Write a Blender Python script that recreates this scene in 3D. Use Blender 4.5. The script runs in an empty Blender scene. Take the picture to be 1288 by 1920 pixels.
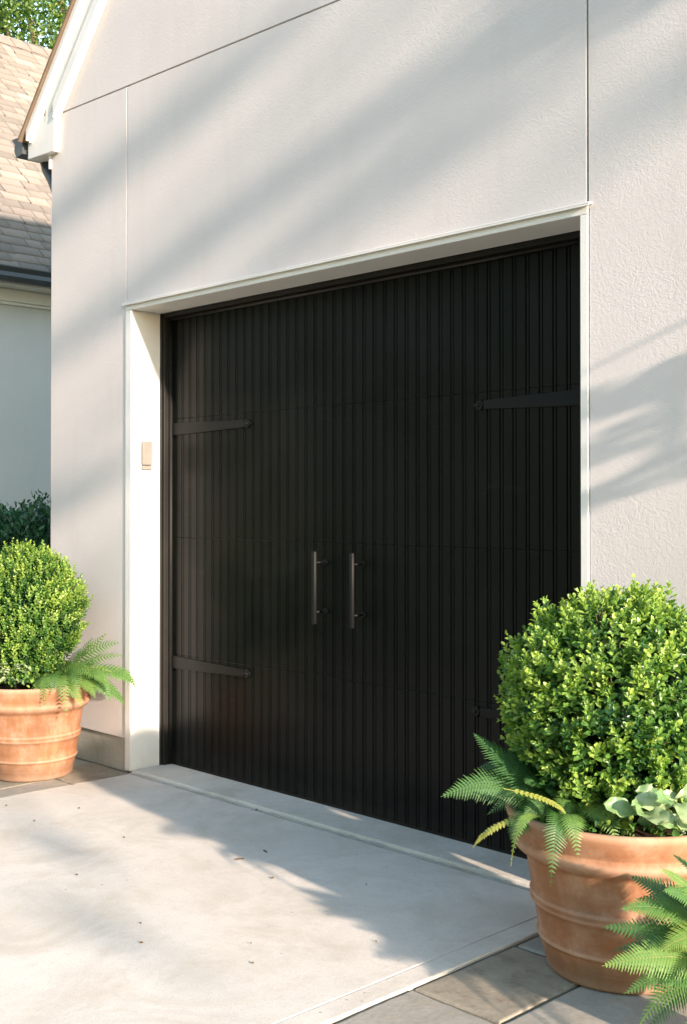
import bpy, bmesh, math, random
import numpy as np
from mathutils import Vector, Matrix, noise as mnoise
rnd = random.Random(7)
rng = np.random.default_rng(7)
S = bpy.context.scene
COL = S.collection
PI = math.pi

# ---------------------------------------------------------------- camera
CAM = Vector((5.273, -3.525, 1.42))
cd = bpy.data.cameras.new('camera'); cam = bpy.data.objects.new('camera', cd); COL.objects.link(cam)
cam.location = CAM
cam.rotation_euler = (math.radians(90.641), 0, math.radians(45.816))
cd.sensor_fit = 'VERTICAL'; cd.sensor_height = 36; cd.lens = 41.07; cd.shift_y = -0.0205
cd.clip_end = 2000; cd.clip_start = 0.05
S.camera = cam
RV = Vector((math.cos(math.radians(45.816)), math.sin(math.radians(45.816)), 0))   # to the right of the view
FV = Vector((-RV.y, RV.x, 0))                                                     # away from the viewer

# ---------------------------------------------------------------- light
SY, SZ = 0.145, 0.295
SUN = Vector((-1, SY, -SZ)).normalized()      # travel direction
elev = math.asin(-SUN.z)
az = math.atan2(-SUN.x, -SUN.y)                    # compass angle of the sun, from +Y clockwise
w = bpy.data.worlds.new('World'); S.world = w; w.use_nodes = True
nt = w.node_tree; bg = nt.nodes['Background']
sky = nt.nodes.new('ShaderNodeTexSky'); sky.sky_type = 'NISHITA'; sky.sun_disc = False
sky.sun_elevation = elev; sky.sun_rotation = az
sky.air_density = 1.35; sky.dust_density = 0.35; sky.ozone_density = 0.95
nt.links.new(sky.outputs[0], bg.inputs[0]); bg.inputs[1].default_value = 0.15
ld = bpy.data.lights.new('sun', 'SUN'); ld.energy = 3.6; ld.angle = math.radians(1.1); ld.color = (1.0, 0.80, 0.66)
sun = bpy.data.objects.new('sun', ld); COL.objects.link(sun)
sun.rotation_euler = (-SUN).to_track_quat('Z', 'Y').to_euler()
S.render.engine = 'CYCLES'
S.cycles.max_bounces = 8; S.cycles.diffuse_bounces = 4; S.cycles.transparent_max_bounces = 8
S.view_settings.view_transform = 'Standard'; S.view_settings.look = 'None'
S.view_settings.exposure = 2.05; S.view_settings.gamma = 1
S.render.resolution_x = 686; S.render.resolution_y = 1024

# ---------------------------------------------------------------- helpers
def tag(o, label=None, cat=None, group=None, kind=None):
    if label: o['label'] = label
    if cat: o['category'] = cat
    if group: o['group'] = group
    if kind: o['kind'] = kind
    return o
def empty(name, loc=(0, 0, 0), **k):
    o = bpy.data.objects.new(name, None); COL.objects.link(o); o.location = loc; o.empty_display_size = .1
    return tag(o, **k)
class MB:
    def __init__(s): s.v = []; s.f = []; s.s = []
    def add(s, vs, fs, smooth=False):
        n = len(s.v); s.v += [tuple(v) for v in vs]; s.f += [tuple(i + n for i in f) for f in fs]; s.s += [smooth] * len(fs)
    def box(s, x0, x1, y0, y1, z0, z1):
        s.add([(x0,y0,z0),(x1,y0,z0),(x1,y1,z0),(x0,y1,z0),(x0,y0,z1),(x1,y0,z1),(x1,y1,z1),(x0,y1,z1)],
              [(0,3,2,1),(4,5,6,7),(0,1,5,4),(1,2,6,5),(2,3,7,6),(3,0,4,7)])
    def prism(s, poly, a, b):
        """poly: list of (x,z), counter-clockwise seen from -Y; extruded from Y=a (front) to Y=b"""
        n = len(poly)
        s.add([(x, a, z) for x, z in poly] + [(x, b, z) for x, z in poly],
              [tuple(range(n)), tuple(range(2*n-1, n-1, -1))] + [(i, i+n, (i+1) % n + n, (i+1) % n) for i in range(n)])
    def lathe(s, prof, c=(0, 0, 0), n=64, cap=True):
        vs = []; fs = []
        for r, z in prof:
            for i in range(n):
                a = 2*PI*i/n; vs.append((c[0]+r*math.cos(a), c[1]+r*math.sin(a), c[2]+z))
        for k in range(len(prof)-1):
            for i in range(n):
                j = (i+1) % n; fs.append((k*n+i, k*n+j, (k+1)*n+j, (k+1)*n+i))
        if cap:
            fs.append(tuple(range(n-1, -1, -1))); fs.append(tuple((len(prof)-1)*n+i for i in range(n)))
        s.add(vs, fs, True)
    def tube(s, pts, rad, n=8, cap=True):
        pts = [Vector(p) for p in pts]
        if not hasattr(rad, '__len__'): rad = [rad]*len(pts)
        vs = []; fs = []; ref = Vector((0, 0, 1))
        t0 = (pts[1]-pts[0]).normalized()
        if abs(t0.dot(ref)) > .9: ref = Vector((1, 0, 0))
        u = t0.cross(ref).normalized()
        for k, p in enumerate(pts):
            t = (pts[min(k+1, len(pts)-1)]-pts[max(k-1, 0)]).normalized()
            u = (u - t*u.dot(t)).normalized(); v = t.cross(u)
            for i in range(n):
                a = 2*PI*i/n; vs.append(p + (u*math.cos(a)+v*math.sin(a))*rad[k])
        for k in range(len(pts)-1):
            for i in range(n):
                j = (i+1) % n; fs.append((k*n+i, k*n+j, (k+1)*n+j, (k+1)*n+i))
        if cap:
            fs.append(tuple(range(n-1, -1, -1))); fs.append(tuple((len(pts)-1)*n+i for i in range(n)))
        s.add(vs, fs, True)
    def build(s, name, m, parent=None, bevel=0, seg=2):
        me = bpy.data.meshes.new(name); me.from_pydata(s.v, [], s.f)
        me.polygons.foreach_set('use_smooth', s.s); me.materials.append(m); me.validate(); me.update()
        o = bpy.data.objects.new(name, me); COL.objects.link(o)
        if parent: o.parent = parent
        if bevel:
            b = o.modifiers.new('bevel', 'BEVEL'); b.width = bevel; b.segments = seg; b.limit_method = 'ANGLE'; b.angle_limit = math.radians(35)
            b.harden_normals = False
        return o
def rawmesh(name, V, F, m, parent=None, tone=None, smooth=False):
    """V (n,3) array, F (k,3 or 4) array"""
    me = bpy.data.meshes.new(name)
    V = np.asarray(V, np.float32); F = np.asarray(F, np.int32); k, q = F.shape
    me.vertices.add(len(V)); me.vertices.foreach_set('co', V.ravel())
    me.loops.add(k*q); me.loops.foreach_set('vertex_index', F.ravel())
    me.polygons.add(k); me.polygons.foreach_set('loop_start', np.arange(0, k*q, q, dtype=np.int32))
    me.polygons.foreach_set('loop_total', np.full(k, q, np.int32))
    if smooth: me.polygons.foreach_set('use_smooth', np.ones(k, bool))
    if tone is not None:
        a = me.attributes.new('tone', 'FLOAT', 'POINT'); a.data.foreach_set('value', np.asarray(tone, np.float32))
    me.materials.append(m); me.update(calc_edges=True)
    o = bpy.data.objects.new(name, me); COL.objects.link(o)
    if parent: o.parent = parent
    return o

# ---------------------------------------------------------------- materials
class NT:
    def __init__(s, name):
        s.m = bpy.data.materials.new(name); s.m.use_nodes = True; s.t = s.m.node_tree; s.b = s.t.nodes['Principled BSDF']
        s.out = s.t.nodes['Material Output']
        s.co = s.t.nodes.new('ShaderNodeTexCoord')
    def n(s, typ, **k):
        o = s.t.nodes.new('ShaderNode'+typ)
        for a, v in k.items(): setattr(o, a, v)
        return o
    def l(s, a, b): s.t.links.new(a, b)
    def setv(s, node, key, val):
        if hasattr(val, 'is_linked'): s.l(val, node.inputs[key])
        else: node.inputs[key].default_value = val
    def mapc(s, scale=(1, 1, 1), src='Object', rot=(0, 0, 0)):
        g = s.n('Mapping'); s.l(s.co.outputs[src], g.inputs[0]); g.inputs['Scale'].default_value = scale; g.inputs['Rotation'].default_value = rot
        return g.outputs[0]
    def noise(s, scale, detail=4, rough=.55, dist=0, vec=None):
        o = s.n('TexNoise'); o.inputs['Scale'].default_value = scale; o.inputs['Detail'].default_value = detail
        o.inputs['Roughness'].default_value = rough; o.inputs['Distortion'].default_value = dist
        s.l(vec if vec is not None else s.co.outputs['Object'], o.inputs['Vector']); return o.outputs['Fac']
    def ramp(s, fac, stops):
        o = s.n('ValToRGB'); s.l(fac, o.inputs[0]); e = o.color_ramp.elements
        while len(e) < len(stops): e.new(.5)
        for i, (p, c) in enumerate(stops):
            e[i].position = p; e[i].color = (*c, 1) if hasattr(c, '__len__') else (c, c, c, 1)
        return o.outputs[0]
    def mix(s, fac, a, b, mode='MIX'):
        o = s.n('MixRGB', blend_type=mode)
        for k, v in ((0, fac), (1, a), (2, b)):
            if hasattr(v, 'is_linked'): s.l(v, o.inputs[k])
            else: o.inputs[k].default_value = v if k == 0 else (*v, 1)
        return o.outputs[0]
    def math(s, op, a, b=0.5):
        o = s.n('Math', operation=op)
        for k, v in ((0, a), (1, b)):
            if hasattr(v, 'is_linked'): s.l(v, o.inputs[k])
            else: o.inputs[k].default_value = v
        return o.outputs[0]
    def bump(s, h, strength=.3, dist=.01, prev=None):
        o = s.n('Bump'); s.l(h, o.inputs['Height']); o.inputs['Strength'].default_value = strength; o.inputs['Distance'].default_value = dist
        if prev is not None: s.l(prev, o.inputs['Normal'])
        s.l(o.outputs[0], s.b.inputs['Normal']); return o.outputs[0]
    def fin(s, col=None, rough=None, spec=None, metal=None):
        for k, v in (('Base Color', col), ('Roughness', rough), ('Specular IOR Level', spec), ('Metallic', metal)):
            if v is None: continue
            if hasattr(v, 'is_linked'): s.l(v, s.b.inputs[k])
            else: s.b.inputs[k].default_value = (*v, 1) if k == 'Base Color' else v
        return s.m

def m_stucco(name, c, amp=1.0):
    a = NT(name)
    big = a.noise(1.3, 4, .6); fine = a.noise(60, 3, .6)
    # slightly darker grime fading in near the foot of the wall is weather wear with its own noisy shape
    st = a.noise(1, 4, .65, 0, a.mapc((5, 5, .7)))
    col = a.mix(a.ramp(big, [(.3, 0), (.72, 1)]), tuple(x*.915 for x in c), c)
    col = a.mix(a.math('MULTIPLY', a.ramp(st, [(.52, 0), (.75, 1)]), .30), col, (c[0]*.8, c[1]*.78, c[2]*.74))
    col = a.mix(a.math('MULTIPLY', a.ramp(fine, [(.35, 0), (.7, 1)]), .12), col, tuple(min(1, x*1.08) for x in c))
    # worm-like trowel texture: warped ridges
    wv = a.n('TexNoise'); wv.inputs['Scale'].default_value = 26; wv.inputs['Detail'].default_value = 2; a.l(a.co.outputs['Object'], wv.inputs['Vector'])
    add = a.n('VectorMath', operation='MULTIPLY_ADD'); a.l(wv.outputs['Color'], add.inputs[0]); add.inputs[1].default_value = (.045, .045, .045); a.l(a.co.outputs['Object'], add.inputs[2])
    v = a.n('TexNoise'); v.inputs['Scale'].default_value = 62; v.inputs['Detail'].default_value = 1.5; v.inputs['Roughness'].default_value = .45; a.l(add.outputs[0], v.inputs['Vector'])
    ridge = a.ramp(v.outputs['Fac'], [(.40, 0), (.49, .75), (.53, .8), (.62, .15)])
    amt = a.ramp(a.noise(2.6, 3, .5), [(.35, .35), (.65, 1)])
    h = a.math('MULTIPLY', ridge, amt)
    h = a.math('ADD', h, a.math('MULTIPLY', a.noise(220, 2, .5), .35))
    h = a.math('ADD', h, a.math('MULTIPLY', a.noise(6, 3, .5), .8))
    a.bump(h, .25*amp, .0019)
    return a.fin(col, .93, .15)
def m_paint(name, c, rough=.5, bump=.15, dirt=0.0):
    a = NT(name); n = a.noise(5, 5, .6)
    col = a.mix(a.ramp(n, [(.35, 0), (.7, 1)]), c, tuple(x*.94 for x in c))
    if dirt:
        sep = a.n('SeparateXYZ'); a.l(a.co.outputs['Object'], sep.inputs[0])
        st = a.noise(9, 5, .7)
        low = a.math('SUBTRACT', 1.0, a.math('MULTIPLY', sep.outputs['Z'], 5.5))
        k = a.ramp(a.math('ADD', low, a.math('MULTIPLY', a.math('SUBTRACT', st, .5), 1.6)), [(.3, 0), (1, dirt)])
        col = a.mix(k, col, (.32, .28, .22))
    a.bump(a.noise(90, 3, .5), bump, .002)
    return a.fin(col, rough)
def m_concrete(name, c, c2, rough=.85, speck=True):
    a = NT(name)
    big = a.noise(.9, 5, .6, .4); mid = a.noise(7, 6, .7); fine = a.noise(150, 3, .7); tex = a.noise(34, 6, .75)
    col = a.mix(a.ramp(big, [(.32, 0), (.68, 1)]), c, c2)
    st_ = a.noise(2.3, 6, .7, 1.0)
    col = a.mix(a.ramp(st_, [(.47, 0), (.66, .60)]), col, (c2[0]*.80, c2[1]*.77, c2[2]*.70))
    col = a.mix(a.math('MULTIPLY', a.ramp(mid, [(.45, 0), (.75, 1)]), .45), col, tuple(x*.80 for x in c2))
    col = a.mix(a.math('MULTIPLY', a.ramp(fine, [(.42, 0), (.7, 1)]), .42), col, tuple(x*.62 for x in c2))
    col = a.mix(a.math('MULTIPLY', a.ramp(tex, [(.52, 0), (.68, 1)]), .22), col, tuple(x*.62 for x in c2))
    if speck:
        vo = a.n('TexVoronoi'); vo.inputs['Scale'].default_value = 16; a.l(a.co.outputs['Object'], vo.inputs['Vector'])
        gate = a.ramp(a.noise(1.7, 4, .6), [(.5, 0), (.62, 1)])
        dots = a.math('MULTIPLY', a.ramp(vo.outputs['Distance'], [(.05, 1), (.10, 0)]), gate)
        col = a.mix(a.math('MULTIPLY', dots, .7), col, (.10, .09, .06))
    h = a.math('ADD', a.math('MULTIPLY', fine, .5), a.math('ADD', a.math('MULTIPLY', tex, .5), mid))
    a.bump(h, .45, .0035)
    return a.fin(col, rough, .25)
def m_flag(name, c1, c2, c3):
    a = NT(name)
    oi = a.n('ObjectInfo')
    big = a.noise(4.5, 6, .65, .8); fine = a.noise(60, 5, .7); mid = a.noise(14, 5, .7)
    col = a.mix(a.ramp(big, [(.35, 0), (.65, 1)]), c1, c2)
    col = a.mix(a.ramp(mid, [(.52, 0), (.7, .75)]), col, c3)
    col = a.mix(a.math('MULTIPLY', a.ramp(fine, [(.45, 0), (.7, 1)]), .35), col, tuple(x*.55 for x in c1))
    a.bump(a.math('ADD', mid, a.math('MULTIPLY', fine, .3)), .5, .006)
    return a.fin(col, .7, .35)
def m_leaf(name, stops, rough=.42, trans=.35, tcol=None, spec=.5):
    a = NT(name)
    at = a.n('Attribute', attribute_name='tone')
    col = a.ramp(at.outputs['Fac'], stops)
    col = a.mix(a.math('MULTIPLY', a.noise(40, 2), .25), col, (.02, .04, .01))
    a.fin(col, rough, spec)
    tr = a.n('BsdfTranslucent')
    hs = a.n('HueSaturation'); a.l(col, hs.inputs['Color']); hs.inputs['Saturation'].default_value = 1.15; hs.inputs['Value'].default_value = 1.5
    a.l(hs.outputs[0], tr.inputs['Color'])
    mx = a.n('MixShader'); mx.inputs[0].default_value = trans
    a.l(a.b.outputs[0], mx.inputs[1]); a.l(tr.outputs[0], mx.inputs[2]); a.l(mx.outputs[0], a.out.inputs[0])
    return a.m
def m_clay(name):
    a = NT(name)
    st = a.noise(1, 5, .7, .3, a.mapc((9, 9, 1.6))); big = a.noise(5, 5, .6); fine = a.noise(120, 3, .6); ef = a.noise(9, 6, .75)
    col = a.mix(a.ramp(big, [(.35, 0), (.68, 1)]), (.215, .092, .042), (.27, .125, .060))
    col = a.mix(a.ramp(st, [(.48, 0), (.70, .6)]), col, (.34, .20, .12))
    col = a.mix(a.ramp(ef, [(.47, 0), (.80, .50)]), col, (.44, .34, .26))
    dk = a.noise(3.3, 6, .7)
    col = a.mix(a.ramp(dk, [(.47, 0), (.68, .6)]), col, (.14, .075, .042))
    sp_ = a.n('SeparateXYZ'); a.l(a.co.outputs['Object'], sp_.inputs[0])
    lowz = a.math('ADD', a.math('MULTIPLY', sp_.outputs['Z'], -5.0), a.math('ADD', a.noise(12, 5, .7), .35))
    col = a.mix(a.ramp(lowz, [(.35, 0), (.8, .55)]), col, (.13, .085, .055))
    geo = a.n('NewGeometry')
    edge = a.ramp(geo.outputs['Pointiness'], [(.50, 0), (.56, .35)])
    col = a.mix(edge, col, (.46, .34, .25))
    a.bump(a.math('ADD', a.math('MULTIPLY', fine, .3), a.math('ADD', st, big)), .25, .003)
    return a.fin(col, .8, .25)
def m_black(name):
    a = NT(name)
    n = a.noise(1, 4, .6, 0, a.mapc((40, 40, 2.5))); du = a.noise(2.2, 5, .6)
    col = a.mix(a.ramp(du, [(.35, 0), (.75, 1)]), (.0036, .0048, .0044), (.0060, .0070, .0064))
    sz_ = a.n('SeparateXYZ'); a.l(a.co.outputs['Object'], sz_.inputs[0])
    du2 = a.math('ADD', a.math('MULTIPLY', sz_.outputs['Z'], -3.2), a.math('ADD', a.noise(16, 6, .75), .25))
    col = a.mix(a.ramp(du2, [(.35, 0), (.85, .10)]), col, (.10, .09, .07))
    scf = a.noise(1, 5, .75, .4, a.mapc((3, 3, 14)))
    col = a.mix(a.ramp(scf, [(.62, 0), (.74, .05)]), col, (.14, .13, .11))
    vo = a.n('TexVoronoi'); vo.inputs['Scale'].default_value = 22; a.l(a.co.outputs['Object'], vo.inputs['Vector'])
    dots = a.math('MULTIPLY', a.ramp(vo.outputs['Distance'], [(.02, 1), (.035, 0)]), a.ramp(a.noise(3), [(.5, 0), (.6, 1)]))
    col = a.mix(a.math('MULTIPLY', dots, .5), col, (.2, .18, .13))
    a.bump(n, .12, .002)
    return a.fin(col, a.ramp(du, [(.3, .27), (.7, .38)]), .12)
def m_plain(name, c, rough=.5, metal=0, spec=.5, bump=.1):
    a = NT(name); a.bump(a.noise(60, 3, .6), bump, .002)
    col = a.mix(a.ramp(a.noise(9, 4, .6), [(.35, 0), (.7, 1)]), c, tuple(x*.8 for x in c))
    return a.fin(col, rough, spec, metal)
def m_tone(name, stops, rough=.9, bump=.4, sc=70, dist=.004):
    a = NT(name); at = a.n('Attribute', attribute_name='tone'); col = a.ramp(at.outputs['Fac'], stops)
    col = a.mix(a.math('MULTIPLY', a.ramp(a.noise(sc, 4, .7), [(.4, 0), (.7, 1)]), .35), col, tuple(x*.5 for x in stops[0][1]))
    col = a.mix(a.math('MULTIPLY', a.ramp(a.noise(1.2, 4, .6), [(.4, 0), (.7, 1)]), .25), col, stops[-1][1])
    a.bump(a.noise(sc, 4, .7), bump, dist); return a.fin(col, rough, .2)

CREAM = (.580, .542, .530)
M = dict(
    stucco=m_stucco('stucco', CREAM), stucco2=m_stucco('stucco_wing', (.46, .46, .43), .7),
    white=m_paint('white_paint', (.66, .645, .615), .45, .12, .18), white2=m_paint('white_board', (.64, .625, .60), .5),
    black=m_black('black_paint'), iron=m_plain('black_iron', (.007, .008, .008), .45, 0, .14, .2),
    steel=m_plain('dark_steel', (.005, .0056, .0056), .5, 0, .16, .1),
    rubber=m_plain('black_rubber', (.012, .0115, .010), .5, 0, .2),
    conc=m_concrete('driveway_concrete', (.59, .55, .485), (.49, .457, .40)),
    apron=m_concrete('apron_concrete', (.58, .55, .485), (.44, .415, .355)),
    found=m_concrete('foundation_concrete', (.38, .37, .33), (.29, .28, .245)),
    tan=m_flag('flagstone_tan', (.27, .235, .175), (.19, .17, .13), (.13, .10, .07)),
    blue=m_flag('flagstone_blue', (.29, .272, .228), (.215, .205, .175), (.25, .21, .15)),
    grout=m_plain('joint_sand', (.13, .115, .085), .95, 0, .1, .8),
    clay=m_clay('terracotta'), soil=m_plain('soil', (.035, .022, .014), .95, 0, .1, 1),
    gutter=m_plain('dark_gutter', (.045, .052, .055), .35), beige=m_plain('beige_plastic', (.20, .19, .168), .6),
    box=m_leaf('boxwood_leaf', [(0, (.009, .040, .022)), (.28, (.03, .10, .026)), (.55, (.11, .235, .04)), (.95, (.36, .49, .10))], .36, .32),
    fern=m_leaf('fern_leaf', [(0, (.016, .065, .028)), (.45, (.068, .165, .04)), (.8, (.17, .29, .065)), (1, (.36, .34, .07))], .45, .35),
    pale=m_leaf('pale_leaf', [(0, (.06, .15, .055)), (.6, (.16, .27, .11)), (1, (.36, .43, .24))], .3, .22),
    hedge=m_leaf('hedge_leaf', [(0, (.012, .05, .028)), (1, (.05, .15, .06))], .35, .25),
    treeleaf=m_leaf('tree_leaf', [(0, (.03, .075, .018)), (.6, (.10, .19, .03)), (1, (.26, .33, .07))], .5, .35),
    bark=m_plain('bark', (.16, .115, .075), .9, 0, .2, 1), twig=m_plain('twig', (.07, .05, .028), .85, 0, .2, .6),
    shingle=m_tone('shingle', [(0, (.10, .095, .088)), (.5, (.175, .157, .137)), (1, (.27, .235, .20))]),
    dry=m_plain('dry_leaf', (.10, .07, .035), .8),
)
# grass beyond the paving
ga = NT('grass'); gc = ga.mix(ga.ramp(ga.noise(.8, 6, .7), [(.35, 0), (.65, 1)]), (.04, .075, .02), (.075, .11, .03)); ga.bump(ga.noise(30, 5, .8), .8, .03); M['grass'] = ga.fin(gc, .95, .1)

# ================================================================= SETTING
gb = MB(); gb.add([(-300, -300, -.03), (300, -300, -.03), (300, 300, -.03), (-300, 300, -.03)], [(0, 1, 2, 3)])
tag(gb.build('ground', M['grass']), kind='structure')
b = MB(); b.box(-3.2, 7.5, -9.0, 6.6, -.12, -.012); tag(b.build('paving_bed', M['grout']), kind='structure')

# driveway slab with rounded arrises; scored border line = a shallow joint between two castings
def slab(mb, x0, x1, y0, y1, top=0.0, r=.006, th=.1, jit=0.0, nx=1, ny=1):
    """slab with softened, slightly irregular edges"""
    def edge(ax, bx, n):
        return [(ax[0]+(bx[0]-ax[0])*i/n, ax[1]+(bx[1]-ax[1])*i/n) for i in range(n)]
    c = [(x0, y0), (x1, y0), (x1, y1), (x0, y1)]
    loop = []
    for i in range(4):
        L = math.dist(c[i], c[(i+1) % 4]); n = max(1, int(L/.04)) if jit else 1
        loop += edge(c[i], c[(i+1) % 4], n)
    cx, cy = (x0+x1)/2, (y0+y1)/2; n = len(loop)
    J = [(mnoise.noise(Vector((x*9, y*9, 3.1)))*jit + mnoise.noise(Vector((x*31, y*31, 7)))*jit*.5) for x, y in loop]
    def ring(inset, z):
        o = []
        for (x, y), j in zip(loop, J):
            dx = (inset+abs(j)) * (1 if x <= x0+1e-6 else -1 if x >= x1-1e-6 else 0)
            dy = (inset+abs(j)) * (1 if y <= y0+1e-6 else -1 if y >= y1-1e-6 else 0)
            o.append((x+dx, y+dy, z))
        return o
    R = [ring(0, top-th), ring(0, top-r), ring(r*.35, top-r*.3), ring(r, top)]
    vs = sum(R, []); fs = [tuple(range(3*n, 4*n))]
    for k in range(3):
        for i in range(n):
            j = (i+1) % n; fs.append((k*n+i, k*n+j, (k+1)*n+j, (k+1)*n+i))
    mb.add(vs, fs)
b = MB()
slab(b, .065, 2.8395, -4.6, -.034, 0, .004, jit=.001)
slab(b, 2.8405, 2.930, -4.6, -.034, -.0005, .004, jit=.002)
slab(b, .065, 2.930, -9.0, -4.615, 0, .007, jit=.0015)
tag(b.build('driveway', M['conc']), kind='structure')
b = MB(); slab(b, .032, 2.866, -.004, .262, .010, .014, jit=.008)
tag(b.build('garage_apron', M['apron']), kind='structure')
# curled lip of old joint compound between apron and driveway
pts = []; rad = []
for i in range(260):
    x = .05+2.86*i/259; pts.append((x, -.019+.005*mnoise.noise(Vector((x*6, 0, 1))), -.006+.006*mnoise.noise(Vector((x*11, 3, 1))))); rad.append(.0085+.006*mnoise.noise(Vector((x*23, 5, 0))))
b = MB(); b.tube(pts, rad, 8); tag(b.build('joint_strip', M['found']), kind='structure')

def stone(mb, poly, top, r=.008):
    n = len(poly); P = []
    cx = sum(p[0] for p in poly)/n; cy = sum(p[1] for p in poly)/n
    loop = []
    for i in range(n):
        a, c = poly[i], poly[(i+1) % n]; L = math.dist(a, c); k = max(2, int(L/.03))
        for j in range(k):
            x = a[0]+(c[0]-a[0])*j/k; y = a[1]+(c[1]-a[1])*j/k
            d = mnoise.noise(Vector((x*8, y*8, cx*3)))*.008 + mnoise.noise(Vector((x*30, y*30, cy)))*.003
            v = Vector((x-cx, y-cy)).normalized(); loop.append((x-v.x*abs(d), y-v.y*abs(d)))
    m = len(loop)
    def ring(ins, z):
        o = []
        for x, y in loop:
            v = Vector((x-cx, y-cy)); L = v.length; v = v/L
            o.append((x-v.x*ins, y-v.y*ins, z+.0015*mnoise.noise(Vector((x*5, y*5, 0)))))
        return o
    R = [ring(0, top-.05), ring(0, top-r*.8), ring(r*.5, top-r*.2), ring(r*1.4, top)]
    fs = [tuple(range(3*m, 4*m))]
    for k in range(3):
        for i in range(m):
            j = (i+1) % m; fs.append((k*m+i, k*m+j, (k+1)*m+j, (k+1)*m+i))
    mb.add(sum(R, []), fs)
g = .006
def rect(x0, x1, y0, y1): return [(x0+g, y0+g), (x1-g, y0+g), (x1-g, y1-g), (x0+g, y1-g)]
tanm, blum = MB(), MB()
X0 = 2.936
for mb, r_ in ((tanm, (X0, 3.262, -.975, -.485)), (blum, (X0, 3.262, -.485, -.012)), (blum, (X0, 3.50, -1.52, -.975)),
               (tanm, (3.50, 4.05, -1.52, -.975)), (blum, (3.262, 3.80, -.975, -.36)), (tanm, (3.262, 3.8, -.36, -.012)),
               (tanm, (3.8, 4.5, -.975, -.45)), (blum, (3.8, 4.5, -.45, -.012)), (tanm, (X0, 3.35, -2.2, -1.52)), (blum, (3.35, 4.05, -2.2, -1.52)),
               (blum, (4.05, 4.6, -1.75, -.975)), (tanm, (4.05, 4.9, -2.6, -1.75)), (blum, (X0, 4.05, -2.9, -2.2)), (tanm, (4.5, 5.2, -.975, .3)),
               (blum, (4.6, 5.4, -1.75, -.975)), (blum, (4.9, 5.7, -2.6, -1.75)), (tanm, (X0, 3.6, -3.7, -2.9)), (blum, (3.6, 4.4, -3.7, -2.9)), (tanm, (4.4, 5.3, -3.7, -2.9-.0)),
               (blum, (4.05, 5.7, -2.9, -2.6)), (tanm, (-.32, .06, -.36, -.012)), (blum, (-.95, -.32, -.36, -.012)), (blum, (-.12, .06, -.95, -.36)),
               (tanm, (-.72, -.12, -.95, -.36)), (blum, (-1.3, -.72, -.95, -.36)), (tanm, (-.5, .06, -1.6, -.95)), (blum, (-1.3, -.5, -1.6, -.95)),
               (blum, (-.4, .06, -2.4, -1.6)), (tanm, (-1.3, -.4, -2.4, -1.6)), (tanm, (-1.6, -.95, -.36, .5)), (blum, (-2.4, -1.3, -1.2, -.36)), (tanm, (-2.4, -1.3, -2.4, -1.2))):
    stone(mb, rect(*r_), -.004+rnd.uniform(-.002, .002))
tag(tanm.build('flagstone_path', M['tan']), kind='structure')
tag(blum.build('flagstone_path', M['blue']), kind='structure')

# ================================================================= GARAGE
XC = 1.447
def gz(x): return 3.664 - .026*x          # height of the long joint
SL = 1.08                                  # gable pitch
XL, XR = -.80, 2*XC+.80
garage = empty('garage', (0, 0, 0), label='cream stucco garage with a steep gable, white trim and a wide black door', cat='garage')
b = MB()
T = .012; D = .10; jw = .004
b.prism([(XL, .168), (-.022, .168), (-.022, 2.45), (-.020-jw, gz(-.02)-jw), (XL, gz(XL)-jw)], 0, D)
b.prism([(-.020+jw, 2.475), (2.895-jw, 2.475), (2.895-jw, gz(2.9)-jw), (-.020+jw, gz(-.02)-jw)], 0, D)
b.prism([(2.902, .168), (XR, .168), (XR, gz(XR)-jw), (2.895+jw, gz(2.9)-jw), (2.895+jw, 2.475), (2.902, 2.475)], 0, D)
pk = gz(XL)+.02+SL*(XC-XL)
b.prism([(XL, gz(XL)+jw), (XR, gz(XR)+jw), (XR, gz(XR)+.02), (XC, pk), (XL, gz(XL)+.02)], 0, D)
# backing behind the joints, and the side and rear walls
b.box(XL+.02, -.001, .0105, .09, 2.3, 3.72); b.box(2.896-.02, XR-.02, .0105, .09, 2.5, 3.72); b.box(-.03, 2.9, .0105, .09, 2.5, 3.72)
b.box(XL, XL+.15, D+.001, 6.0, .168, 3.55); b.box(XR-.15, XR, D+.001, 6.0, .168, 3.55); b.box(XL+.151, XR-.151, 5.85, 6.0, .168, 3.55)
wall = b.build('wall', M['stucco'], garage, .003, 1)
for x0, x1, xa, xb in ((XL+.015, -.024, XL+.015, XL+.16), (2.905, XR-.015, XR-.16, XR-.015)):
    b = MB(); b.box(x0, x1, .012, .25, -.1, .166); b.box(xa, xb, .251, 5.98, -.1, .166)
    b.build('foundation', M['found'], garage, .004)
# dark room behind the door
b = MB(); b.box(-.2, 3.1, .9, .95, -.02, 3.2); b.build('inner_wall', M['rubber'], garage)
# door casing (white): jambs are deep reveals with a narrow face
b = MB()
b.box(-.022, .030, -.005, .188, .002, 2.455); b.box(2.866, 2.898, -.005, .188, .002, 2.455)
b.box(-.022, 2.898, -.005, .188, 2.4555, 2.488)
b.box(-.028, -.0225, -.002, .05, .168, 2.480)
b.build('door_trim', M['white'], garage, .0025)
b = MB(); b.prism([(-.036, 2.4885), (2.914, 2.4885), (2.914, 2.495), (-.036, 2.495)], -.020, .01)
b.prism([(-.036, 2.481), (2.914, 2.481), (2.914, 2.4883), (-.036, 2.4883)], -.020, -.017)
b.build('cap_flashing', M['white2'], garage, .001, 1)
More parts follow.
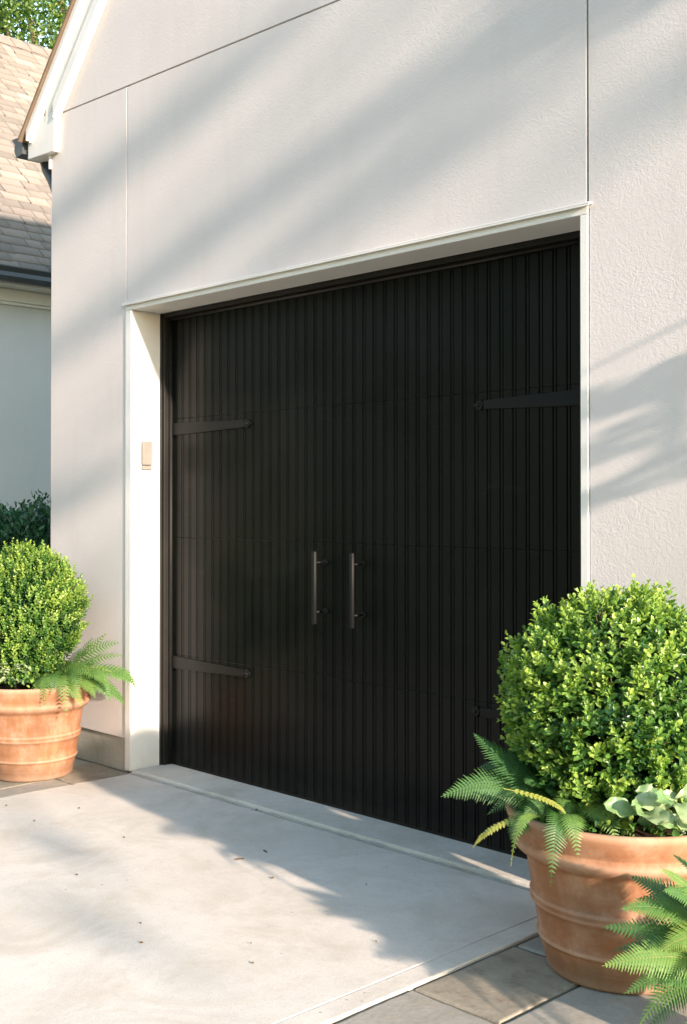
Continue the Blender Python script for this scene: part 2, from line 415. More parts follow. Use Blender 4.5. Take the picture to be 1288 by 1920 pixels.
# black stop and gasket round the opening
b = MB()
b.box(.0305, .062, .1885, .262, .006, 2.4545); b.box(2.834, 2.8655, .1885, .262, .006, 2.4545); b.box(.0625, 2.8335, .1885, .262, 2.432, 2.4545)
b.box(.0305, .045, .1800, .1883, .006, 2.4545)
b.build('door_stop', M['rubber'], garage, .003)
b = MB(); b.tube([(.069, .226, .02), (.069, .226, 2.405)], .0105, 12); b.tube([(2.827, .226, .02), (2.827, .226, 2.405)], .0105, 12)
b.tube([(.07, .224, 2.424), (2.82, .224, 2.424)], .0095, 12); b.build('gasket', M['rubber'], garage)

# garage door: four sections of grooved boards
door = empty('garage_door', (0, 0, 0)); door.parent = garage
Yd = .235; pitch = .06535; DX0, DX1 = .062, 2.834
def section(z0, z1, name='door_panel'):
    prof = []
    x = DX0; prof.append((x, 0))
    k = 0; xs = .1655-pitch
    while xs < DX1-.03:
        c = xs
        if c-.010 > DX0+.004:
            for dx, dy in ((-.0105, 0), (-.0098, .0100), (-.0062, .0100), (-.0050, .0010), (.0050, .0010), (.0062, .0100), (.0098, .0100), (.0105, 0)):
                prof.append((c+dx, dy))
        xs += pitch
    prof.append((DX1, 0))
    mb = MB(); n = len(prof); ch = .0012
    rows = []
    for z, ins in ((z0, .001), (z0+ch, 0), (z1-ch, 0), (z1, .001)):
        rows.append([(x, Yd+y+ins, z) for x, y in prof])
    rows = [[(x, Yd+.03, z0) for x, y in prof]] + rows + [[(x, Yd+.03, z1) for x, y in prof]]
    vs = sum(rows, []); fs = []
    for r_ in range(len(rows)-1):
        for i in range(n-1): fs.append((r_*n+i, r_*n+i+1, (r_+1)*n+i+1, (r_+1)*n+i))
    mb.add(vs, fs)
    return mb.build(name, M['black'], door)
zz = [.022, .608, 1.239, 1.881, 2.438]
for i in range(4): section(zz[i]+(.0005 if i else 0), zz[i+1]-.0005)
b = MB(); b.box(DX0, DX1, Yd+.004, Yd+.03, .003, .0215); b.build('bottom_seal', M['rubber'], door, .003)
b = MB(); b.box(DX0, DX1, Yd+.031, Yd+.05, .02, 2.42); b.build('door_back', M['rubber'], door)

def strap(x0, x1, zc, tiplen=.03):
    """tapering hinge strap with a pointed spade tip and dome bolt"""
    s = 1 if x1 > x0 else -1
    mb = MB(); y0, y1 = Yd-.0085, Yd-.0006
    poly = [(x0, zc-.034), (x1-s*.03, zc-.018), (x1-s*.03, zc+.018), (x0, zc+.034)]
    if s < 0: poly = poly[::-1]
    mb.prism(poly, y0, y1)
    t = x1-s*.005
    tip = [(t-s*.026, zc), (t-s*.010, zc-.024), (t+s*.014, zc-.012), (t+s*.026, zc), (t+s*.014, zc+.012), (t-s*.010, zc+.024)]
    if s < 0: tip = tip[::-1]
    mb.prism(tip, y0-.002, y1-.0002)
    o = mb.build('hinge_strap', M['iron'], door, .0018)
    for bx in ((t,) if True else ()):
        prof = [(.0085, 0), (.008, .003), (.0055, .0055), (.0015, .007)]
        vs = []; fs = []; n = 14
        for r_, h in prof:
            for i in range(n): a = 2*PI*i/n; vs.append((bx+r_*math.cos(a), y0-.002-h, zc+r_*math.sin(a)))
        for k in range(3):
            for i in range(n): j = (i+1) % n; fs.append((k*n+i, k*n+j, (k+1)*n+j, (k+1)*n+i))
        fs.append(tuple(3*n+i for i in range(n)))
        q = MB(); q.add(vs, fs, True); q.build('bolt', M['iron'], o) if False else mb
        q.build('bolt', M['iron'], door)
    return o
strap(.084, .722, 1.826); strap(.084, .722, .566); strap(2.812, 2.205, 1.828); strap(2.812, 2.185, .566)
def handle(xh, xp):
    """round pull bar on two posts"""
    mb = MB(); yb = Yd-.075
    mb.tube([(xh, yb, .862), (xh, yb, .866), (xh, yb, 1.197), (xh, yb, 1.201)], [.0095, .0115, .0115, .0095], 18)
    for z in (.918, 1.148):
        mb.tube([(xh, yb+.004, z), (xh, Yd-.006, z)], .0068, 12)
        mb.tube([(xh, Yd-.009, z), (xh, Yd-.007, z), (xh, Yd-.0005, z)], [.010, .0135, .0150], 16)
    return mb.build('handle', M['steel'], door)
handle(1.288, 0); handle(1.537, 0)

# gable trim: frieze boards, outer fascia, shingle edge, both sides (mirrored)
def mir(poly): return [(2*XC-x, z) for x, z in poly][::-1]
def both(mb, poly, a, c):
    mb.prism(poly, a, c); mb.prism(mir(poly), a, c)
def band(x_in, x_out, zref=3.655, xref=-.700, xe=XC, x_low=None):
    """strip parallel to the rake, between horizontal offsets x_in..x_out left of the inner line, running from the eave to the ridge"""
    def z(x, off): return zref + SL*(x-xref-off)
    return None
inner = lambda x: 3.650 + SL*(x+.700)      # lower edge of the rake trim
def rake(mb, o0, o1, y0, y1, xs):
    """o0,o1: horizontal offsets outward (to the left) of the inner line; xs: X where the strip starts (low end)"""
    p = [(xs, inner(xs+o0)), (XC, inner(XC+o0)), (XC, inner(XC+o1)), (xs, inner(xs+o1))]
    both(mb, p, y0, y1)
for sd in (0, 1):
    def put(mb, poly, a, c): mb.prism(mir(poly) if sd else poly, a, c)
    def rk(mb, o0, o1, y0, y1, xs):
        put(mb, [(xs, inner(xs+o0)), (XC, inner(XC+o0)), (XC, inner(XC+o1)), (xs, inner(xs+o1))], y0, y1)
    b = MB(); put(b, [(-1.0, 3.470), (-.712, 3.458), (-.700, 3.650), (-.74, 3.70), (-.85, 3.68), (-1.0, 3.56)], -.040, -.001)
    b.build('eave_return', M['white2'], garage, .003)
    b = MB(); rk(b, .0, .085, -.052, -.0012, -.705); b.build('frieze_board', M['white2'], garage, .004)
    b = MB(); rk(b, .0855, .165, -.042, -.0014, -.80); b.build('rake_board', M['white2'], garage, .003)
    b = MB(); rk(b, .1655, .185, -.062, -.0016, -.955); rk(b, .1855, .246, -.078, -.0018, -.965); b.build('fascia', M['white2'], garage, .004)
    b = MB()
    x0, x1 = (-1.0, XL-.001) if not sd else (XR+.001, 2*XC+1.0)
    b.box(x0, x1, .0, 6.0, 3.473, 3.489)
    xf = (-1.012, -1.0) if not sd else (2*XC+1.0, 2*XC+1.012)
    b.box(xf[0], xf[1], -.036, 6.05, 3.47, 3.62)
    xc = (XL-.016, XL-.0005) if not sd else (XR+.0005, XR+.016)
    b.box(xc[0], xc[1], -.012, .05, 3.38, 3.4725)
    b.build('soffit', M['white2'], garage, .002)
# roof slabs with shingle edge
b = MB(); o0, o1 = .2465, .268
p = [(-1.02, inner(-1.02+o0)), (XC, inner(XC+o0)), (XC, inner(XC+o1)), (-1.025, inner(-1.025+o1))]
both(b, p, -.095, 6.15)
roof = b.build('roof', m_plain('shingle_edge', (.17, .125, .085), .9, 0, .2, 1), garage)
# gutter (ogee trough) and its downspout
def gutter(mb, x, z, s, y0, y1):
    prof = [(0, 0), (0, -.105), (-.075, -.115), (-.098, -.070), (-.090, -.035), (-.122, -.006), (-.122, .004), (-.112, .004), (-.082, -.035), (-.088, -.070), (-.070, -.106), (-.006, -.098), (-.006, 0)]
    poly = [(x+s*a, z+c) for a, c in prof]
    if s > 0: poly = poly[::-1]
    mb.prism(poly[::-1] if s < 0 else poly[::-1], y0, y1)
    fill = [(x+s*a, z+c) for a, c in prof[:7]]
    mb.prism(fill[::-1], y0-.002, y0)
b = MB(); gutter(b, -1.03, 3.612, 1, -.060, 6.05); b.build('gutter', M['gutter'], garage)
b = MB(); gutter(b, 2*XC+1.014, 3.615, -1, -.075, 6.05); b.build('gutter', M['gutter'], garage)
b = MB(); b.tube([(-1.02, .09, 3.50), (-.99, .09, 3.43), (-.93, .09, 3.36), (-.88, .09, 3.28), (-.855, .09, 3.2), (-.85, .09, .1)], .04, 14)
b.build('downspout', M['gutter'], garage)
# keypad cover on the left jamb
b = MB(); b.box(.0305, .047, .060, .124, 1.628, 1.758); b.box(.0305, .045, .0605, .1235, 1.603, 1.6262)
kp = b.build('keypad_cover', M['beige'], None, .006, 3); tag(kp, 'small beige plastic keypad cover on the white jamb left of the black door', 'keypad')

# ================================================================= HOUSE WING on the left
house = empty('house', (-4.7, 2, 0), label='pale stucco house wing with shingle roof seen beyond the garage corner', cat='house')
def hb(mb, *a): x0, x1, y0, y1, z0, z1 = a; mb.box(x0+4.7, x1+4.7, y0-2, y1-2, z0, z1)
HX = -4.7; HY0, HY1 = -3.0, 11.0; EZ = 3.60; HP = 1.0
b = MB(); hb(b, HX-7.2, HX-.28, HY0+.3, HY1-.3, -.1, 3.48); b.build('wall', M['stucco2'], house, .01)
b = MB(); hb(b, HX-.279, HX-.245, HY0+.3, HY1-.3, 3.36, 3.4785); hb(b, HX-.2795, HX-.262, HY0+.3, HY1-.3, 3.33, 3.3595); b.build('frieze_board', M['white2'], house, .005)
b = MB(); hb(b, HX-.28, HX-.02, HY0+.1, HY1-.1, 3.481, 3.50); b.build('soffit', M['white2'], house)
b = MB()
prof = [(-.01, 3.615), (-.01, 3.50), (.07, 3.487), (.10, 3.53), (.095, 3.57), (.125, 3.61), (.125, 3.62)]
b.prism([(x, z) for x, z in prof][::-1], HY0-2, HY1-2); b.build('gutter', M['gutter'], house)
# shingle courses: each tab a thin overlapping tile
V = []; F = []; Tn = []
run = 2.32*1.0; slope_len = 3.75*math.sqrt(2); exp = .142; nc = int(slope_len/exp)+1
u = Vector((-1, 0, 1)).normalized(); nrm = Vector((1, 0, 1)).normalized()
for c in range(nc):
    y = HY0 + rnd.uniform(0, .3)
    while y < HY1:
        wd = rnd.choice([.14, .18, .24, .3]); drop = rnd.choice([0, 0, .0, .035]); th = .010 if drop else .006
        t = min(1, max(0, rnd.gauss(.5, .22)))
        a = Vector((HX+.05, 0, EZ)) + u*(c*exp-drop*.6)
        e = Vector((HX+.05, 0, EZ)) + u*(c*exp+exp+.05)
        lift0 = nrm*(.016+th); lift1 = nrm*.004
        k = len(V)
        for p_, l_ in ((a, lift0), (e, lift1)):
            for yy in (y+.007, min(y+wd, HY1)): q = p_+l_; V.append((q.x-HX, yy-2, q.z)); Tn.append(t)
        for yy in (y+.002, min(y+wd, HY1)): q = a+nrm*.001; V.append((q.x-HX, yy-2, q.z)); Tn.append(t*.5)
        F += [(k, k+1, k+3, k+2), (k+4, k+5, k+1, k)]
        y += wd
roofo = rawmesh('roof', V, F, M['shingle'], house, Tn)
b = MB(); top = HX+.05-3.75
def HXp(x): return x-HX
b.prism([(HXp(top)-3.7, EZ), (.05, EZ), (HXp(top), EZ+3.75)], HY0+.02-2, HY1-.02-2)
b.build('roof_deck', M['shingle'], house)
b = MB(); rx = HXp(top)
for i in range(60):
    y = HY0-2+i*.235
    b.prism([(rx-.16, EZ+3.75-.13), (rx+.10, EZ+3.75-.055), (rx, EZ+3.75+.04+.01)], y, y+.24) if False else b.add(
        [(rx+.15, y, EZ+3.75-.105), (rx, y, EZ+3.795+.004), (rx-.15, y, EZ+3.75-.105), (rx+.15, y+.25, EZ+3.75-.115), (rx, y+.25, EZ+3.785), (rx-.15, y+.25, EZ+3.75-.115)],
        [(0, 3, 4, 1), (1, 4, 5, 2), (0, 1, 2)])
b.build('ridge_cap', m_plain('ridge_shingle', (.22, .175, .145), .9, 0, .2, 1), house)

# ================================================================= POTS
def pot(loc, s, label, zs=1.0):
    t = empty('terracotta_pot', loc, label=label, cat='plant pot', group='terracotta pots beside the garage door')
    prof = [(.02, 0), (.215, 0), (.226, .004), (.232, .014), (.236, .045), (.240, .052), (.240, .056), (.243, .060), (.250, .085), (.2515, .095), (.258, .098), (.2615, .104), (.2585, .111), (.2545, .114),
            (.262, .165), (.270, .200), (.2770, .204), (.2805, .212), (.2780, .219), (.2800, .224), (.2815, .231), (.2775, .238), (.2745, .240),
            (.283, .290), (.292, .342), (.297, .352), (.318, .364), (.334, .380), (.338, .394), (.3300, .406), (.3270, .411), (.3285, .4150), (.3400, .440), (.3520, .466), (.3550, .477), (.3530, .486), (.3460, .491),
            (.3350, .490), (.3270, .483), (.3200, .460), (.3000, .42)]
    P2 = []
    for i in range(len(prof)-1):      # denser rings on the long spans
        a, c = prof[i], prof[i+1]; P2.append(a)
        L = math.dist(a, c)
        for k in range(1, int(L/.03)+1 if L > .03 else 1): f = k/(int(L/.03)+1); P2.append((a[0]+(c[0]-a[0])*f, a[1]+(c[1]-a[1])*f))
    P2.append(prof[-1])
    b = MB(); b.lathe([(r_*s, z*s*zs) for r_, z in P2], (0, 0, 0), 120, cap=False)
    # hand-thrown irregularity
    b.v = [(x*(1+.004*mnoise.noise(Vector((x*5, y*5, z*6+s)))), y*(1+.004*mnoise.noise(Vector((x*5, y*5, z*6+s+9)))), z) for x, y, z in b.v]
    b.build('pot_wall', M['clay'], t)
    V = [(0, 0, .455*s*zs)]; n = 48
    rr = [.05, .1, .15, .2, .25, .29, .318]
    for r_ in rr:
        for i in range(n): a = 2*PI*i/n; V.append((r_*s*math.cos(a), r_*s*math.sin(a), (.452+.012*mnoise.noise(Vector((r_*20*math.cos(a), r_*20*math.sin(a), 1)))+.006*rnd.random())*s*zs))
    F = [(0, 1+i, 1+(i+1) % n) for i in range(n)]
    for k in range(len(rr)-1):
        for i in range(n): j = (i+1) % n; F.append((1+k*n+i, 1+(k+1)*n+i, 1+(k+1)*n+j, 1+k*n+j))
    q = MB(); q.add(V, F, False); q.build('soil', M['soil'], t)
    return t
PR = Vector((3.275, -.386, -.003)); PL = Vector((-.312, -.392, -.003))
pot(PR, 1.0, 'large terracotta pot at the right front, leaf shadows across its rounded bands')
pot(PL, .91, 'sunlit pale terracotta pot standing left of the door against the wall', 1.10)

# ================================================================= PLANTS
def leaves(P, Dv, N, L, W, fold=.25, curl=.15):
    """vectorised leaf blades: base P, direction Dv, normal N, length L, width W -> verts (n*8,3), quads"""
    P = np.asarray(P, float); Dv = np.asarray(Dv, float); N = np.asarray(N, float); L = np.asarray(L)[:, None]; W = np.asarray(W)[:, None]
    Dv /= np.linalg.norm(Dv, axis=1, keepdims=True)+1e-9
    Sd = np.cross(Dv, N); Sd /= np.linalg.norm(Sd, axis=1, keepdims=True)+1e-9
    U = np.cross(Sd, Dv)
    n = len(P)
    out = np.zeros((n, 8, 3))
    def at(t, sd, up): return P + Dv*L*t + Sd*W*sd + U*(W*up)
    out[:, 0] = at(0, 0, 0); out[:, 1] = at(.38, .42, fold); out[:, 2] = at(.74, .46, fold*.8); out[:, 3] = at(1, 0, -curl)
    out[:, 4] = at(.74, -.46, fold*.8); out[:, 5] = at(.38, -.42, fold); out[:, 6] = at(.38, 0, 0); out[:, 7] = at(.76, 0, -curl*.3)
    b0 = np.arange(n)[:, None]*8
    q = np.array([[0, 6, 1, 1], [6, 7, 2, 1], [7, 3, 2, 2], [0, 5, 6, 6], [5, 4, 7, 6], [4, 3, 7, 7]])
    q2 = np.array([[0, 6, 1], [6, 7, 2], [6, 2, 1], [7, 3, 2], [0, 5, 6], [5, 4, 7], [5, 7, 6], [4, 3, 7]])
    F = (b0[:, :, None] + q2[None]).reshape(-1, 3)
    return out.reshape(-1, 3), F
def unit(v): return v/(np.linalg.norm(v, axis=-1, keepdims=True)+1e-9)

def boxwood(c, rx, rz, n, leaf, label, seed, loc, zscale_bot=1.0, upbias=.8, shift=0.0):
    rg = np.random.default_rng(seed)
    t = empty('boxwood', loc, label=label, cat='shrub', group='clipped boxwood globes in pots')
    c = np.array(c)-np.array(loc)
    d = unit(rg.normal(size=(n, 3)))
    keep = d[:, 2] > -.92; d = d[keep]; n = len(d)
    # lumpy clipped surface
    lump = np.array([mnoise.noise(Vector(x*2.2)+Vector((seed,0,0)))*.11 + mnoise.noise(Vector(x*8)+Vector((0,seed+3,0)))*.12 for x in d])
    depth = rg.beta(5, 1.15, n)                                    # most twigs reach the surface
    depth = np.where(rg.random(n) < .22, rg.uniform(.45, .80, n), .80+.20*depth)
    tall = (rg.random(n) < .20)*rg.uniform(.02, .13, n)*np.clip(d[:, 2]+.8, .2, 1)
    rad = depth*(1+lump)
    tipd = rad+tall
    tip = c + d*np.stack([rx*tipd, rx*tipd, rz*tipd], 1)
    tw = unit(d*1.0 + np.array([0, 0, upbias])*rg.uniform(.5, 1.4, (n, 1)) + rg.normal(size=(n, 3))*.28)
    tl = rg.uniform(.055, .105, n)*(leaf/.022)**.5
    base = tip - tw*tl[:, None]
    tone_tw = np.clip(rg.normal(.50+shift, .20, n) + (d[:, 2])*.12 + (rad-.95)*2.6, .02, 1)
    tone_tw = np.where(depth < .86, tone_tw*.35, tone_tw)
    npair = 6
    Ps, Ds, Ns, Ls, Ws, Ts = [], [], [], [], [], []
    ax = unit(np.cross(tw, rg.normal(size=(n, 3))))
    ay = np.cross(tw, ax)
    for k in range(npair):
        f = (k+.35)/npair
        for sgn in (1, -1):
            a = ax if k % 2 == 0 else ay
            j = rg.normal(size=(n, 3))*.22
            spread = 1.15*(1-f)+.45
            Dv = unit(a*sgn*spread + tw*(.55+.9*f) + j)
            Ps.append(base + tw*(tl*f)[:, None]); Ds.append(Dv); Ns.append(unit(tw*1.0 - a*sgn*.6 + rg.normal(size=(n, 3))*.25))
            sz = leaf*(1.05-.45*max(0, f-.5)*2)*rg.uniform(.75, 1.2, n)
            Ls.append(sz); Ws.append(sz*.56); Ts.append(np.clip(tone_tw*.75+f*.32-.08+rg.normal(size=n)*.05, 0, 1))
    V, F = leaves(np.concatenate(Ps), np.concatenate(Ds), np.concatenate(Ns), np.concatenate(Ls), np.concatenate(Ws))
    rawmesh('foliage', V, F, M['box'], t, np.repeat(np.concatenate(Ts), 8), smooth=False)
    # stem and inner branches
    b = MB(); z0 = 0.0
    b.tube([(c[0], c[1], z0), (c[0]+.01, c[1], c[2]-rz*.7), (c[0], c[1]+.01, c[2])], [.016, .013, .008], 8)
    rr = random.Random(seed)
    for i in range(70):
        dd = Vector(unit(rg.normal(size=3))); 
        if dd.z < -.6: dd.z *= -1
        e = Vector(c)+Vector((dd.x*rx, dd.y*rx, dd.z*rz))*.93; s0 = Vector((c[0], c[1], c[2]-rz*.75+rr.random()*rz*.9))
        m = s0.lerp(e, .5)+Vector((0, 0, -.03))
        b.tube([s0, m, e], [.006, .004, .0018], 5)
    b.build('stem', M['twig'], t)
    return t
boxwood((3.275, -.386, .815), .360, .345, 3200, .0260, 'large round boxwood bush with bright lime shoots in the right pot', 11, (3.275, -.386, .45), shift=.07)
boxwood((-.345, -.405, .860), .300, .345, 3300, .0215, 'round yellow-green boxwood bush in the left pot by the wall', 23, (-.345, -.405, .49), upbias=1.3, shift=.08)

f3g = None
def frond(t, base, tip, lift, width, tone, npair=24, name='frond', tf=.0, thin=1.0, label=None, serr=False, sidev=None):
    """fern frond: curved midrib from base to tip (arched by lift), toothed pinnae either side"""
    base = Vector(base); tip = Vector(tip)
    hang = tip.z < base.z-.03 and t is not f3g
    if hang: d_ = tip-base; tip = base+Vector((d_.x*1.12, d_.y*1.12, d_.z))
    ctrl = base.lerp(tip, .85 if hang else .45)+Vector((0, 0, lift))
    def P(u): return base*(1-u)**2 + ctrl*2*u*(1-u) + tip*u*u
    def Tn(u): return ((ctrl-base)*2*(1-u) + (tip-ctrl)*2*u).normalized()
    V = []; F = []; TT = []
    up0 = Vector((0, 0, 1))
    hz = (tip-base); hz.z = 0
    if hz.length < .02: hz = Vector((-FV.x, -FV.y, 0))*.1
    side = hz.cross((up0*.78-FV*.62)).normalized()
    ctrl = ctrl + side*rnd.uniform(-.045, .045)*(tip-base).length/.3
    npair = int(npair*(1.35 if serr else 1.15))
    if sidev is not None: side = Vector(sidev).normalized()
    roll = rnd.uniform(-.35, .35)
    L = (tip-base).length*1.1
    # midrib
    K = 14
    for i in range(K+1):
        u = i/K; p = P(u); s_ = side*.0016*(1-u*.8); t_ = Tn(u); n_ = side.cross(t_).normalized()
        for q in (p-s_, p+n_*.0015, p+s_): V.append(tuple(q)); TT.append(min(1, tone+.28))
    for i in range(K):
        a = i*3; F += [(a, a+1, a+4, a+3), (a+1, a+2, a+5, a+4)]
    for i in range(npair):
        u = .10+.88*(i+.5)/npair
        p = P(u); tg = Tn(u)
        sd0 = (side - tg*side.dot(tg)).normalized(); nn = sd0.cross(tg).normalized()
        if nn.z < 0: nn = -nn
        prof = math.sin(PI*min(1, (.16+u*.84))**.9)**.75 if u < .5 else (1-((u-.5)/.5)**1.5)*.97+.03
        w_ = width*prof
        for s in (1, -1):
            ln = w_*rnd.uniform(.88, 1.06)
            dr = (sd0*s*math.cos(roll)+nn*math.sin(roll)*s + tg*(.28+.25*u) + nn*.10).normalized()
            pw = L*.88/npair*(.44 if t is f3g else .38)*thin*(.75+.35*prof)
            across = (tg - dr*tg.dot(dr)).normalized()
            seg = 5 if not serr else 8
            k0 = len(V)
            droop = rnd.uniform(.10, .30)
            for j in range(seg+1):
                f = j/seg
                q = p + dr*ln*f - nn*ln*droop*f*f + tg*ln*.12*f*f
                wd = pw*(1-f**2.2)*(1.0 if f > .04 else .7)
                if serr and 0 < j < seg: wd *= 1.22 if j % 2 else .78
                V.append(tuple(q-across*wd + nn*wd*.25)); V.append(tuple(q)); V.append(tuple(q+across*wd + nn*wd*.25))
                tt = min(1, max(0, tone+rnd.uniform(-.05, .05)+.12*f)); TT += [tt, tt+.06, tt]
            for j in range(seg):
                a = k0+j*3; F += [(a, a+1, a+4, a+3), (a+1, a+2, a+5, a+4)]
    o = rawmesh(name, np.array(V)-np.array(t.location), F, M['fern'], t, np.clip(TT, 0, 1), smooth=True)
    if label: o['label'] = label
    return o
def off(base, right, up, toward):
    return Vector(base)+RV*right+Vector((0, 0, up))-FV*toward

# fern in the right pot
rb = Vector((3.275, -.386, .47)) - RV*.20 - FV*.06
f1 = empty('fern', rb, label='dark green fern arching over the left rim of the large right pot', cat='fern', group='ferns')
for (l_, u_, tw_, li, wd, tn, npr, th) in (
    (-.365, .065, .02, .10, .070, .30, 28, 1), (-.26, .245, -.04, .05, .072, .10, 26, 1), (-.24, .13, -.08, .10, .060, .14, 24, 1),
    (-.16, .20, -.02, .06, .060, .08, 22, 1), (-.19, .07, .06, .10, .062, .22, 22, 1), (-.15, -.04, .10, .10, .050, .28, 20, 1), (-.06, .10, .10, .08, .05, .18, 20, 1),
    (-.07, -.125, .25, .26, .046, .30, 24, 1), (.02, .00, .20, .10, .055, .62, 20, 1.1), (.07, .03, .21, .10, .055, .66, 18, 1.2), (.12, -.02, .25, .16, .05, .62, 18, 1.2),
    (.00, -.045, .25, .18, .045, .55, 18, 1.1), (.05, .09, .19, .06, .045, .5, 18, 1.2), (-.22, .0, -.02, .12, .05, .24, 20, 1), (-.13, .04, .12, .08, .05, .30, 20, 1),
    (.18, -.01, .19, .08, .045, .5, 16, 1.2), (-.03, .04, .19, .12, .05, .5, 20, 1.1), (-.12, .12, .08, .08, .05, .2, 20, 1), (-.20, .16, .0, .08, .055, .12, 22, 1)):
    st = off(rb, rnd.uniform(-.015, .03)+max(0, l_)*.35, rnd.uniform(-.01, .02), max(0, tw_)*.35)
    frond(f1, st, off(rb, l_, u_, tw_), li, wd, tn, npr, thin=th, serr=True)
frond(f1, off(rb, -.10, .03, .07), off(rb, -.255, -.07, .08), .04, .014, .86, 16, thin=1.2, label='yellowing narrow fern frond hanging left of the pot')
frond(f1, off(rb, -.19, .115, .12), off(rb, -.04, .06, .19), .01, .013, .86, 14, thin=1.3, label='yellow withered fern frond lying across the foliage')
frond(f1, off(rb, -.08, .03, .12), off(rb, -.17, -.085, .20), .16, .022, .66, 16, thin=1.2, label='lime tinged fern frond hanging over the rim')

# fern in the left pot
lb = Vector((-.312, -.392, .50)) + RV*.20 - FV*.05
f2 = empty('fern', lb, label='light green fern spilling out of the left pot towards the white jamb', cat='fern', group='ferns')
for (l_, u_, tw_, li, wd, tn, npr) in (
    (.22, .245, .02, .06, .075, .66, 24), (.31, .13, .04, .10, .075, .60, 26), (.335, -.04, .05, .14, .075, .58, 26), (.255, .05, .07, .10, .07, .66, 24), (.22, -.10, .10, .12, .065, .62, 24),
    (.16, -.08, .12, .12, .065, .62, 22), (.05, -.16, .23, .28, .055, .62, 22), (-.05, -.10, .26, .22, .055, .66, 22), (.10, .15, .08, .06, .07, .55, 22), (.14, .22, .0, .04, .06, .6, 20),
    (-.14, -.02, .2, .10, .05, .58, 20), (.28, -.13, .03, .14, .06, .6, 22), (.05, .10, .12, .06, .06, .45, 20), (-.10, -.06, .23, .10, .05, .7, 20), (.10, -.11, .17, .13, .055, .68, 22), (.0, .03, .2, .09, .05, .6, 20),
    (.17, .04, .17, .12, .07, .62, 22), (.23, -.04, .13, .16, .07, .6, 22), (.30, .03, .0, .12, .075, .5, 24), (.28, .19, -.02, .06, .07, .5, 24), (-.02, -.04, .24, .14, .06, .62, 20), (.10, -.02, .22, .14, .06, .66, 20), (.20, .12, .08, .08, .07, .62, 22)):
    frond(f2, off(lb, rnd.uniform(-.06, .0), rnd.uniform(-.02, .02), max(0, tw_)*.4), off(lb, l_*.96, u_, tw_), li, wd*.86, tn-.12+rnd.uniform(-.12, .12), 15 if u_ > -.03 else 18, thin=.62 if u_ > -.03 else 1.0)

# fern at the right edge of the picture, in a low clay bowl
Dc = 2.95
fb = CAM + FV*Dc + RV*(Dc*(1425-644)/2190); fb.z = .22
f3g = f3 = empty('fern', fb, label='bright feathery fern at the lower right corner beside the big pot', cat='fern', group='ferns')
for (l_, u_, tw_, li, wd, tn, npr) in (
    (-.41, .05, .03, .16, .080, .62, 34), (-.35, .17, -.03, .14, .075, .45, 32), (-.25, .33, -.02, .12, .075, .66, 32), (-.15, .42, -.04, .08, .065, .55, 28), (-.33, -.09, .06, .22, .080, .52, 32),
    (-.24, -.12, .13, .26, .080, .74, 32), (-.27, .10, .06, .16, .080, .72, 32), (-.36, -.01, .05, .16, .07, .35, 30), (-.18, .22, .05, .14, .07, .5, 30), (-.14, -.10, .2, .24, .075, .6, 30),
    (-.02, .35, .0, .08, .065, .6, 28), (.12, .28, .0, .1, .06, .6, 26), (.27, .1, .0, .15, .065, .6, 26), (.28, -.05, .05, .2, .065, .6, 26), (.1, -.1, .25, .2, .065, .6, 26), (.0, .05, .26, .2, .065, .6, 26),
    (-.30, .22, -.14, .1, .065, .25, 28), (.05, .1, -.22, .2, .06, .4, 24), (.2, .0, -.2, .2, .06, .4, 24), (-.28, .04, -.14, .18, .07, .2, 28),
    (-.38, .10, -.10, .16, .07, .25, 28), (-.30, -.14, .0, .22, .075, .30, 30), (-.22, .04, .15, .20, .075, .66, 30), (-.20, -.02, .02, .24, .07, .22, 28), (-.26, .26, .04, .12, .07, .4, 28), (-.20, .36, -.10, .1, .06, .3, 26),
    (-.16, .12, .12, .16, .07, .5, 28), (-.12, .30, .04, .10, .065, .62, 28), (-.33, .0, -.20, .18, .065, .15, 26), (-.25, .12, -.26, .2, .06, .15, 26)):
    if u_ > .22: u_ = .22+(u_-.22)*.5
    li *= .75; wd *= .84
    frond(f3, off(fb, rnd.uniform(-.03, .03), 0, rnd.uniform(-.03, .03)), off(fb, l_, u_, tw_), li, wd, tn, npr, serr=True)
pb = empty('clay_pot', (fb.x, fb.y, -.003), label='small clay pot under the feathery fern at the right edge', cat='plant pot')
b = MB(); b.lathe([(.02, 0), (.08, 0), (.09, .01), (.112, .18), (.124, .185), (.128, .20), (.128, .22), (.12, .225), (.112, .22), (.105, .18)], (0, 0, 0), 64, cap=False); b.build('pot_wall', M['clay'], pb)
b = MB(); b.lathe([(.108, .20), (.06, .21), (.01, .215)], (0, 0, 0), 32, cap=False); b.build('soil', M['soil'], pb)

# broad, wavy, pale leaves
def broadleaf(t, base, d, nrm, L, W, tone, bend=.25):
    base = Vector(base); d = Vector(d).normalized(); sd = d.cross(Vector(nrm)).normalized(); n = sd.cross(d).normalized()
    V = []; F = []; TT = []; K = 12; ph = rnd.uniform(0, 6)
    for i in range(K+1):
        f = i/K
        wd = W*(.12+.88*math.sin(PI*min(1, max(0, (f-.12)/.9))**1.15)**.7) if f < .99 else W*.05
        if f < .15: wd = W*.14
        c = base+d*L*f - n*L*bend*f*f
        for s in (-1, -.5, 0, .5, 1):
            wave = .10*W*math.sin(f*15+ph+s*2)*abs(s)
            V.append(tuple(c+sd*wd*.5*s + n*(wave+abs(s)*W*.16))); TT.append(tone+(.16 if s == 0 else 0)+rnd.uniform(-.03, .03)+abs(s)*.12)
    for i in range(K):
        for s in range(4): a = i*5+s; F.append((a, a+1, a+6, a+5))
    return rawmesh('leaf', np.array(V)-np.array(t.location), F, M['pale'], t, np.clip(TT, 0, 1), smooth=True)
pc = Vector((3.275, -.386, .495)) + RV*.012 - FV*.30 + Vector((0, 0, .045))
